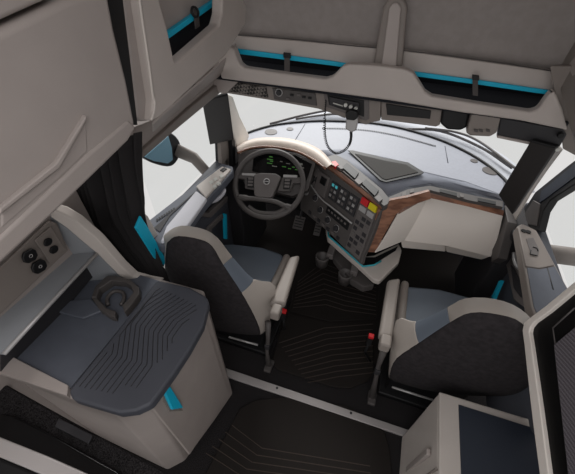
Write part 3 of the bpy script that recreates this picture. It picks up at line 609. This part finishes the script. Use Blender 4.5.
# modules under the console
by = 1.66
md_ = thing('overhead_module_row', (-.4, 1.68, 1.5), 'row of speaker grille, controls and radio slot under the overhead shelf', 'control panel')
bk = prism('module_panel', L('y', by, [(222, 80), (322, 92), (381, 101), (380, 121), (370, 123), (366, 125), (318, 109), (268, 100), (224, 93)]), (0, .08, 0), 'taupe', md_, .005)
sg = prism('speaker_grille', L('y', by - .006, [(226, 81), (266, 87), (268, 98), (227, 91.5)]), (0, .01, 0), 'grille', md_, .003)
cp_ = prism('control_plate', L('y', by - .006, [(272, 88), (315, 93), (317, 106), (274, 99.5)]), (0, .01, 0), 'charcoal', md_, .003)
pd = P(279, 92.5, 'y', by - .007); ring_obj('dial_ring', pd, (0, -1, 0), .018, .003, 'silver', cp_, 20); disc('dial', pd, (0, -1, 0), .014, .01, 'dark', cp_, k=16)
for k, (a, b_) in enumerate(((290, 95), (297, 95), (302, 97), (286, 99), (308, 98))): prism('small_switch', L('y', by - .012, [(a, b_ - 1), (a + 3.4, b_ - .6), (a + 3.5, b_ + 1.4), (a, b_ + 1)]), (0, .01, 0), 'mid' if k % 2 else 'black', cp_)
slot = prism('radio_frame', L('y', by - .006, [(323, 92), (369, 99), (369, 119), (366, 121), (326, 107)]), (0, .01, 0), 'mid', md_, .004)
prism('radio_slot', L('y', by - .010, [(327, 94), (364, 100.5), (364, 117), (329, 105)]), (0, .006, 0), 'black', slot, .002)
cb = thing('cb_radio', P(345, 103, 'y', by), 'black two way radio with knobs in the slot above the windscreen', 'radio')
prism('radio_body', L('y', by - .022, [(329, 97), (359, 103), (359, 112), (330, 105)]), (0, .012, 0), 'dark', cb, .002)
for px in (346, 351, 356): disc('radio_knob', P(px, 104.5 + (px - 346) * .35, 'y', by - .024), (0, -1, 0), .009, .012, 'white', cb, k=12)
tube('radio_stripe', [P(333, 103, 'y', by - .024), P(343, 106, 'y', by - .024)], .003, 'white', cb, 5)
# microphone and coiled cord
mc = thing('radio_microphone', P(350, 120, 'y', 1.60), 'grey hand microphone hanging on a coiled black cord', 'microphone')
prism('microphone_body', L('y', 1.60, [(346, 118), (349, 115), (356, 116), (358, 120), (356, 131), (351, 133), (345, 129)]), (0, .035, 0), 'silver', mc, .008, 3)
prism('microphone_clip', L('y', 1.585, [(345, 113), (350, 110), (357, 112), (358, 118), (354, 121), (346, 120)]), (0, .03, 0), 'black', mc, .006)
cpx = [(326, 100), (325, 112), (324.5, 125), (325, 137), (328, 147), (335, 153), (343, 151), (349, 145), (351, 138), (351, 131)]
path = cat([P(a, b_, 'y', 1.605) for a, b_ in cpx], 28); cd_ = []
for i, p in enumerate(path):
    t_ = (path[min(i + 1, len(path) - 1)] - path[max(i - 1, 0)]); x, y = frame_at(t_); a = i * 1.25
    rr = .006 if i > 40 else .003
    cd_.append(p + (x * math.cos(a) + y * math.sin(a)) * rr)
tube('microphone_cord', cd_, .0028, 'black', mc, 5)
# right half below the shelf: pocket, camera bulge, switch pod, sun visor
pk = thing('overhead_pocket', P(405, 110, 'y', 1.7), 'open dark storage slot under the overhead shelf right of the radio', 'storage slot')
prism('pocket_frame', L('y', 1.66, [(381, 101), (442, 110), (440, 125), (436, 127), (381, 120)]), (0, .06, 0), 'taupe', pk, .005)
prism('pocket_opening', L('y', 1.652, [(386, 104), (431, 111), (430, 119), (387, 115)]), (0, .01, 0), 'black', pk, .002)
cam_b = prism('camera_cover', L('y', 1.65, [(443, 108), (470, 113), (467, 128), (460, 131), (447, 130), (440, 124)]), (0, .07, 0), 'black', None, .012, 3); tag(cam_b, 'black rounded sensor cover under the overhead shelf', 'sensor cover')
pod = thing('switch_pod', P(485, 125, 'y', 1.63), 'taupe overhead lamp pod with small buttons beside the sun visor', 'switch pod')
prism('pod_shell', L('y', 1.62, [(472, 112), (501, 118), (497, 133), (490, 137), (470, 136), (466, 133)]), (0, .09, 0), 'taupe', pod, .008, 3)
for a in (474, 479, 486): prism('pod_button', L('y', 1.614, [(a, 129), (a + 4, 130), (a + 4, 132.5), (a, 131.5)]), (0, .01, 0), 'charcoal', pod, .001)
vs_ = thing('sun_visor', P(525, 132, 'y', 1.64), 'dark grey folded sun visor above the passenger side windscreen', 'sun visor')
prism('visor_panel', L('y', 1.63, [(501, 118), (563, 129), (567, 135), (560, 147), (555, 149), (497, 137)]), (0, .03, 0), 'dark', vs_, .005)
prism('visor_edge', L('y', 1.622, [(497, 135.5), (556, 147.5), (555, 150), (497, 138)]), (0, .02, 0), 'beige', vs_, .002)
disc('visor_pivot', P(560, 134, 'y', 1.63), (0, -1, 0), .012, .02, 'black', vs_, .002, 14)
disc('visor_clip', P(557, 149, 'y', 1.62), (0, -1, 0), .008, .01, 'white', vs_, 0, 12)

# ================================================================== LEFT HEADER AND OVERHEAD SHELF
struct(prism('trim_6', [P(a, b_, 'x', -.98) for a, b_ in ((136, 164), (222, 91), (224, 80), (216, 62), (150, 121), (134, 127))], (-.12, 0, 0), 'beige', None, .006))
t7 = struct(prism('trim_7', [P(a, b_, 'x', -.96) for a, b_ in ((137, 163), (222, 92), (221, 82), (190, 108), (137, 156))], (-.06, 0, 0), 'taupe', None, .008))
ls = thing('overhead_side_shelf', (-.85, 1.2, 1.75), 'beige overhead side shelf with blue edged opening above the left window', 'shelf')
face = [(139, 0), (146, -14), (156, -14), (168, 29), (175, 62), (178, 62), (219, 25), (222, 14), (223, -14), (236, -14), (247, 6), (246, 24), (226, 56), (160, 118), (152, 122), (153.5, 101), (149, 70)]
FX = -.76
prism('shelf_front', L('x', FX, face), (-.05, 0, 0), 'console', ls, .01, 3)
g = L('x', FX - .03, [(121, -8), (140, -8), (150, 70), (154, 101), (151, 121), (143, 122), (137, 119), (130, 60)])
prism('shelf_side', g, (-.1, 0, 0), 'beige', ls, .012, 3)
tube('edge_highlight', cat(L('x', FX - .002, [(138.5, -8), (142, 20), (146, 47), (150, 75), (152.5, 95), (154.5, 101), (154, 110), (151, 120)])), .005, 'beige_light', ls, 6)  # pale tube painting the highlight along the bevelled shelf edge
prism('upper_panel', L('x', -.86, [(150, -14), (168, 36), (220, -4), (230, -14)]), (-.02, 0, 0), 'beige', ls, .004)
prism('cyan_edge', L('x', -.84, [(166, 34), (222, -5), (224, -1), (168, 39.5)]), (-.02, 0, 0), 'cyan', ls, .002)
prism('shelf_liner', L('x', -.87, [(165, 34), (220, -4), (224, 24), (176, 64)]), (-.05, 0, 0), 'navy', ls)
sp_ = prism('shelf_strap', L('x', -.835, [(193, 9), (197, 8), (199, 26), (195, 29)]), (.004, 0, 0), 'charcoal', ls); ring_obj('strap_loop', P(195, 12, 'x', -.82), (1, -.3, .3), .016, .005, 'black', sp_, 16)
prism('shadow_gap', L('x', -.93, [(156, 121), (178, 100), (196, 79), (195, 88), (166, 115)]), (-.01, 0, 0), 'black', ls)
prism('shelf_underside', [P(152, 122, 'x', FX), P(226, 57, 'x', FX), P(222, 72, 'x', -.93), P(152, 130, 'x', -.93)], (0, .0, -.01), 'beige', ls, .003)
# corner filler between side shelf and front shelf
struct(prism('trim_8', [P(236, 46, 'y', 1.63), P(222, 54, 'y', 1.63), P(205, 66, 'y', 1.64), P(205, 82, 'y', 1.64), P(219, 93, 'y', 1.64), P(226, 94, 'y', 1.64), P(246, 75, 'y', 1.63)], (-.03, .06, 0), 'beige', None, .006))

# ================================================================== BIG LEFT CUPBOARD
uc = thing('wall_cupboard', (-.95, .45, 1.7), 'large beige wall cupboard with grip recess at the upper left', 'cupboard')
cf = [(-40, 40), (0, 29), (66, -2), (108, -14), (116, 30), (128, 80), (136, 122), (137, 128), (128, 141), (70, 199), (0, 264), (-40, 300)]
CXW = -.74
prism('cupboard_door', L('x', CXW, cf), (-.10, 0, 0), 'beige', uc, .02, 4)
prism('lower_rail', [P(a, b_, 'x', CXW + .006) for a, b_ in ((-30, 262), (0, 237), (88, 154), (129, 120), (137, 127), (129, 141), (70, 199), (0, 265), (-30, 292))], (-.03, 0, 0), 'beige', uc, .01, 3)
prism('grip_recess', L('x', CXW + .002, [(0, 212), (60, 165), (87, 116), (89, 152), (60, 180), (0, 232)]), (-.02, 0, 0), 'beige', uc, .008, 3)
prism('grip_edge', L('x', CXW + .012, [(0, 209), (57, 163), (87, 115), (87, 120), (60, 168), (0, 215)]), (-.02, 0, 0), 'beige', uc, .006, 3)
box('cupboard_body', (-1.03, .40, 2.05), (.42, .60, .60), 'beige', uc, .01)
prism('upper_door', L('x', CXW, [(-40, 28), (0, 22), (62, -6), (62, -40), (-40, -40)]), (-.10, 0, 0), 'beige', uc, .012, 3)
prism('door_gap', L('x', CXW - .08, [(-40, 45), (0, 34), (70, 0), (62, -10), (0, 16), (-40, 26)]), (-.02, 0, 0), 'black', uc)
prism('side_gap', L('x', CXW - .05, [(104, -14), (121, -14), (130, 60), (137.5, 125), (132, 125)]), (-.03, 0, 0), 'black', uc)

# curtain
rowsL = [(78, 186), (84, 213), (90, 238), (103, 248), (116, 262), (133, 277), (150, 287)]
rowsR = [(137, 132), (139, 168), (142, 198), (143, 218), (150, 240), (160, 262), (170, 286)]
yL = [.82, .82, .82, .82, .82, .83, .84]; yR = [.90, .90, .90, .90, .89, .87, .86]
A = cat([P(a, b_, 'y', y) for (a, b_), y in zip(rowsL, yL)], 4); B = cat([P(a, b_, 'y', y) for (a, b_), y in zip(rowsR, yR)], 4)
rings = []
for i, (a, c) in enumerate(zip(A, B)):
    rw = []
    for j in range(121):
        t_ = j / 120; ph = t_ * 2 * math.pi * 9 + .7 * math.sin(i * .25 + t_ * 7); w_ = (c - a).length
        rw.append(a.lerp(c, t_) + Vector((-.4, -1, 0)) * (.030 * math.sin(ph) + .016 * math.sin(ph * .37 + 1)) * (.45 + .75 * abs(i - 15) / 15) * (.45 if i > 16 else 1))
    rings.append(rw)
ct = thing('curtain', (-1.0, .92, .9), 'black pleated sleeper curtain hanging bunched at the left side', 'curtain')
bm = bmesh.new(); add_loft(bm, rings, cap=False, closed=False); o = link('curtain_cloth', bm_mesh(bm, 'x'), 'curtain', ct, smooth='all'); md = o.modifiers.new('s', 'SOLIDIFY'); md.thickness = .004
bs = prism('blue_strap', L('x', -.995, [(141, 216), (148, 227), (166, 259), (164, 267), (156, 260), (136, 228)]), (-.012, 0, 0), 'cyan', None, .003)
prism('strap_pillar', L('x', -1.03, [(141, 210), (148, 216), (169, 254), (166, 266), (146, 240)]), (-.03, 0, 0), 'beige_light', t3, .004); tag(bs, 'bright blue strap beside the black curtain', 'strap')

# ================================================================== LEFT COUNTER CABINET
cz_ = .95
cc = thing('sleeper_cabinet', (-.95, .48, 0), 'beige bedside cabinet with ribbed grey lid at the lower left', 'cabinet')
# body: tapers a little towards the floor
bt_ = [P(-20, 366, 'z', .93), P(66, 397, 'z', .93), P(116, 415, 'z', .93), P(150, 404, 'z', .93), P(184, 357, 'z', .93), P(206, 303, 'z', .93), P(204, 290, 'z', .93)]
bt_[0] = Vector((-1.22, bt_[1].y, .93))
bb_ = [Vector((-1.22, .21, 0)), Vector((-1.0, .205, 0)), P(168, 470, 'z', 0), P(185, 461, 'z', 0), P(215, 420, 'z', 0), P(233, 394, 'z', 0), P(229, 383, 'z', 0)]
bt_.append(Vector((-1.2, bt_[-1].y - .02, .93))); bb_.append(Vector((-1.2, bb_[-1].y, 0)))
loft('cabinet_body', [bb_, bt_], 'beige', cc, .012)
# front face raised door with blue latch
fp_ = Plane(P(206, 303, 'z', .93), P(233, 394, 'z', 0), P(150, 404, 'z', .93))
quad_on(fp_, [(203, 310), (229, 394), (190, 455), (152, 408), (184, 362)], .006, .012, 'cabinet_door', 'beige', cc, .006)
lt = quad_on(fp_, [(163, 389), (167, 385), (174, 404), (184, 411), (170, 412), (163, 400)], .010, .006, 'latch_recess', 'taupe', cc, .003)
quad_on(fp_, [(164, 390), (170, 385), (184, 408), (173, 410)], .022, .02, 'latch', 'cyan', cc, .005)['label'] = 'blue latch'
# worktop with silver edge
wt = [P(67, 391, 'z', cz_ - .005), P(0, 364, 'z', cz_ - .005), P(-10, 340, 'z', cz_ - .005), P(30, 300, 'z', cz_ - .005), P(100, 262, 'z', cz_ - .005), P(155, 283, 'z', cz_ - .005)]
wtp = [Vector((wt[0].x, wt[0].y, cz_ - .02)), Vector((-1.22, wt[0].y, cz_ - .02)), Vector((-1.22, .76, cz_ - .02)), Vector((P(158, 281, 'z', cz_).x, .76, cz_ - .02))]
prism('worktop', wtp, (0, 0, .012), 'slate', cc, .003)
prism('silver_rim', [P(0, 356, 'z', cz_ + .008), P(6, 353, 'z', cz_ + .008), P(68, 385, 'z', cz_ + .008), P(67, 396, 'z', cz_ + .002), P(0, 373, 'z', cz_ + .002), P(-30, 362, 'z', cz_), P(-30, 345, 'z', cz_)], (0, 0, -.03), 'beige', cc, .004)
ra, rb2 = P(54, 212, 'x', -1.195), P(156, 288, 'y', .775)
RP = Plane(ra, rb2, ra + Vector((0, 0, 1)))
prism('rear_rim', RP.many([(50, 209), (60, 212), (76, 221), (98, 240), (121, 266), (133, 277), (148, 281), (160, 283), (156, 290), (135, 285), (119, 276), (97, 254), (80, 240), (66, 228), (50, 217)], .012), (0, .04, 0), 'beige_light', cc, .006)
prism('end_wall', RP.many([(50, 214), (70, 224), (100, 250), (130, 279), (156, 287), (120, 300), (60, 290)]), (0, .02, 0), 'shelf_grey', cc)
# upper fold shelf and socket panel
prism('shelf_shade', L('x', -1.205, [(104, 262), (100, 250), (60, 285), (0, 345), (0, 372), (30, 350)]), (.006, 0, 0), 'dark', cc)  # dark sheet painting the shadow below the fold shelf
prism('fold_shelf', [P(66, 251, 'z', 1.13), P(97, 253, 'z', 1.13), P(50, 304, 'z', 1.12), P(4, 354, 'z', 1.12), P(-10, 352, 'z', 1.12), P(-10, 322, 'z', 1.13)], (0, 0, -.012), 'shelf_grey', cc, .004)
tube('shelf_edge', [P(97, 253.5, 'z', 1.13), P(50, 304, 'z', 1.12), P(4, 354, 'z', 1.12)], .008, 'silver', cc, 8)
wpx = P(60, 230, 'x', -1.2)
prism('socket_panel', L('x', -1.205, [(-10, 272), (0, 266), (48, 220), (56, 223), (67, 250), (0, 313), (-10, 322)]), (.008, 0, 0), 'taupe', cc, .004)
sp1 = prism('socket_plate', L('x', -1.195, [(34, 240), (50, 226), (65, 249), (49, 263)]), (.006, 0, 0), 'taupe', cc, .003)
def pad(name, px, py, r_, lab):
    t = disc(name, P(px, py, 'x', -1.188), (1, 0, 0), r_, .012, 'black', sp1, .003, 14); t.scale = (1, 1, 1); return t
for k, (px, py) in enumerate(((47, 242), (53, 249.5))):
    prism('power_socket', [P(px + dx, py + dy_, 'x', -1.187) for dx, dy_ in ((-4, 1), (-3, -2.5), (1, -4.5), (4, -3.5), (4.5, -.5), (2.5, 2.5), (-1, 4.3), (-3.5, 3.5))], (.008, 0, 0), 'black', sp1, .003)
for k, (px, py) in enumerate(((28, 255.5), (37.5, 266))):
    s_ = prism('usb_socket', [P(px + dx, py + dy_, 'x', -1.193) for dx, dy_ in ((-7.5, 2), (-6, -3), (2, -7.5), (6, -6), (8, -1), (6, 3.5), (-1, 7.5), (-5.5, 6.5))], (.012, 0, 0), 'black', cc, .004)
    ring_obj('socket_mark', P(px + 3, py + .5, 'x', -1.178), (1, 0, 0), .006, .0014, 'silver', s_, 14)
# ribbed lid with rounded front corner
lo = [(68, 391), (112, 337), (155, 282), (160, 280), (190, 287), (206, 296), (209, 302), (203, 325), (189, 350), (173, 374), (160, 392), (151, 404), (136, 411), (119, 413), (95, 406), (72, 399)]
lid = prism('ribbed_lid', [P(a, b_, 'z', .985) for a, b_ in lo], (0, 0, -.05), 'slate_dark', cc, .012, 4)
A0, A1, B0, B1 = P(72, 388, 'z', .986), P(158, 284, 'z', .986), P(138, 402, 'z', .986), P(205, 306, 'z', .986)
def kink(t): return 0 if t < .3 else (-.34 * (t - .3) / .28 if t < .58 else (-.34 if t < .74 else -.34 + .2 * (t - .74) / .26))
for k in range(15):
    d_ = .08 + k * .085; run = []
    for i in range(25):
        t_ = .02 + .95 * i / 24; ac = d_ + kink(t_)
        if .04 < ac < .93 and not (t_ < .08 and ac > .6): run.append(A0.lerp(A1, t_).lerp(B0.lerp(B1, t_), ac))
    if len(run) > 3: tube('lid_groove', run, .0016, 'dark', lid, 4)
# moulded phone and cup holder
ho = [(91, 297), (95, 286), (106, 276), (113, 275), (130, 279), (139, 287), (139, 294), (129, 307), (124, 312)]
hi = [(122, 305), (126, 301), (133, 292), (131, 286), (124, 281.5), (111, 280.5), (99, 288.5), (96.5, 297)]
ch = prism('cup_holder', [P(a, b_, 'z', cz_ + .035) for a, b_ in ho + hi], (0, 0, -.045), 'charcoal', cc, .005, 3)
prism('holder_lip', [P(a, b_, 'z', cz_ + .03) for a, b_ in ((91, 297), (96.5, 297), (107, 308), (116, 311), (115, 317), (110, 316), (99, 309))], (0, 0, -.04), 'charcoal', ch, .005, 3)
tube('holder_ring', cat([P(a, b_, 'z', cz_ + .008) for a, b_ in ((108, 305), (107, 299), (111, 293), (117, 291), (123, 293), (124, 299), (121, 305))], 4), .009, 'charcoal', ch, 8)
prism('tray_step', L('z', cz_ - .006, [(60, 303), (92, 300), (104, 312), (84, 320), (60, 314)]), (0, 0, .014), 'slate', cc, .006)

# ================================================================== BUNK AT THE BOTTOM LEFT
bk_ = thing('lower_bunk', (-.8, -.1, .3), 'dark carpeted bunk front with silver rail at the bottom left corner', 'bunk')
prism('carpet_ledge', [P(a, b_, 'z', .86) for a, b_ in ((-20, 372), (0, 381), (70, 420), (164, 471), (160, 500), (60, 480), (0, 440), (-20, 430))], (0, 0, -.04), 'carpet', bk_, .01)
prism('gloss_panel', [P(a, b_, 'z', .90) for a, b_ in ((-20, 416), (0, 414), (12, 415), (40, 428), (116, 470), (140, 490), (80, 500), (-20, 450))], (0, 0, -.03), 'gloss', bk_, .008)
prism('bunk_rail', [P(a, b_, 'z', .94) for a, b_ in ((-20, 428), (0, 437), (50, 457), (84, 472), (120, 488), (110, 500), (40, 474), (-20, 449))], (0, 0, -.04), 'alu', bk_, .006)
prism('latch_box', L('z', .87, [(60, 419), (94, 436), (90, 445), (56, 428)]), (0, 0, .012), 'dark', bk_, .003)
prism('mattress_edge', [P(a, b_, 'z', .93) for a, b_ in ((-20, 449), (40, 474), (110, 510), (-20, 520))], (0, 0, -.05), 'black', bk_, .01)

# ================================================================== RIGHT CABINET
rc = thing('sleeper_locker', (.75, .5, 0), 'light beige locker with navy top behind the passenger seat', 'cabinet')
zt = .56
pa, pb = P(438, 393, 'z', zt), P(540, 418, 'z', zt)
x0, y1 = P(438, 393, 'z', zt).x, P(438, 393, 'z', zt).y
body_t = [Vector((x0, .2, zt - .0)), Vector((x0, y1, zt)), Vector((1.0, y1 + .01, zt)), Vector((1.0, .2, zt))]
body_b = [Vector((x0 - .03, .2, 0)), Vector((x0 - .03, .80, 0)), Vector((1.0, .80, 0)), Vector((1.0, .2, 0))]
loft('locker_body', [body_b, body_t], 'beige_light', rc, .012)
prism('locker_rim', [v + Vector((0, 0, .0)) for v in body_t], (0, 0, .02), 'beige_light', rc, .008, 3)
prism('navy_lid', [Vector((x0 + .085, .22, zt + .018)), Vector((x0 + .085, y1 - .035, zt + .018)), Vector((.98, y1 - .03, zt + .018)), Vector((.98, .22, zt + .018))], (0, 0, .008), 'navy_top', rc, .003)
for fx in (.28, .42): box('door_seam', (x0 - .005 - .0, fx + .1, zt - .10), (.012, .006, .2), 'taupe', rc)
box('door_grip', (x0 - .016, .60, zt - .25), (.02, .03, .36), 'beige', rc, .006)

# ================================================================== RIGHT TOWER
tw = thing('tall_cupboard', (.8, .4, 1.2), 'tall black fronted cupboard with pale rounded frame at the right edge', 'cupboard')
XT = .60
fo = cat(L('x', XT, [(540, 480), (531, 410), (524, 345)]), 3) + L('x', XT, [(522, 330), (524, 322), (529, 318)]) + L('x', XT, [(545, 306), (575, 281), (620, 246)])
fi = cat(L('x', XT, [(549, 480), (540, 410), (531, 345)]), 3) + L('x', XT, [(529, 332), (530, 327), (534, 322)]) + L('x', XT, [(549, 311), (575, 289), (620, 254)])
bm = bmesh.new(); add_loft(bm, [[a, c, c + Vector((.03, 0, 0)), a + Vector((.03, 0, 0))] for a, c in zip(fo, fi)])
link('cupboard_frame', bm_mesh(bm, 'x'), 'cream_grey', tw, .004)['label'] = 'pale rounded frame'
prism('cupboard_face', [p + Vector((.012, 0, 0)) for p in fi] + [P(700, 250, 'x', XT + .012), P(700, 480, 'x', XT + .012)], (.01, 0, 0), 'tower_black', tw)
prism('mesh_panel', L('x', XT + .008, [(558, 346), (580, 328), (640, 320), (640, 500), (576, 500)]), (-.012, 0, 0), 'net', tw, .003)['label'] = 'grey mesh panel'
prism('cupboard_body', [Vector((XT + .03, p.y, p.z)) for p in (fo[0], fo[3], fo[5], fo[-1])] + [Vector((XT + .03, .15, 2.3))], (.37, 0, 0), 'taupe', tw)
tube('face_reflection', [P(556, 345, 'x', XT + .012), P(553, 328, 'x', XT + .012), P(575, 308, 'x', XT + .012)], .003, 'charcoal', tw, 5)  # grey line painting the frame's reflection on the black face

# ================================================================== RIGHT OVERHEAD SIDE SHELF
rs = thing('overhead_side_shelf', (.8, 1.2, 1.75), 'beige overhead side shelf at the upper right corner', 'shelf')
XR = .60
prism('shelf_front', L('x', XR, [(560, 30), (554, 53), (555, 72), (560, 98), (566, 124), (574, 150), (640, 190), (700, 100), (640, -60), (590, -20)]), (.3, 0, 0), 'taupe', rs, .02, 4)
prism('shelf_groove', L('x', XR - .003, [(567, 66), (580, 50), (590, 60), (572, 76)]), (.01, 0, 0), 'beige', rs, .003)
struct(prism('trim_9', L('y', 1.64, [(549, 66), (640, 66), (640, 190), (575, 156), (562, 149), (560, 128)]), (.05, .05, 0), 'taupe', None, .006))
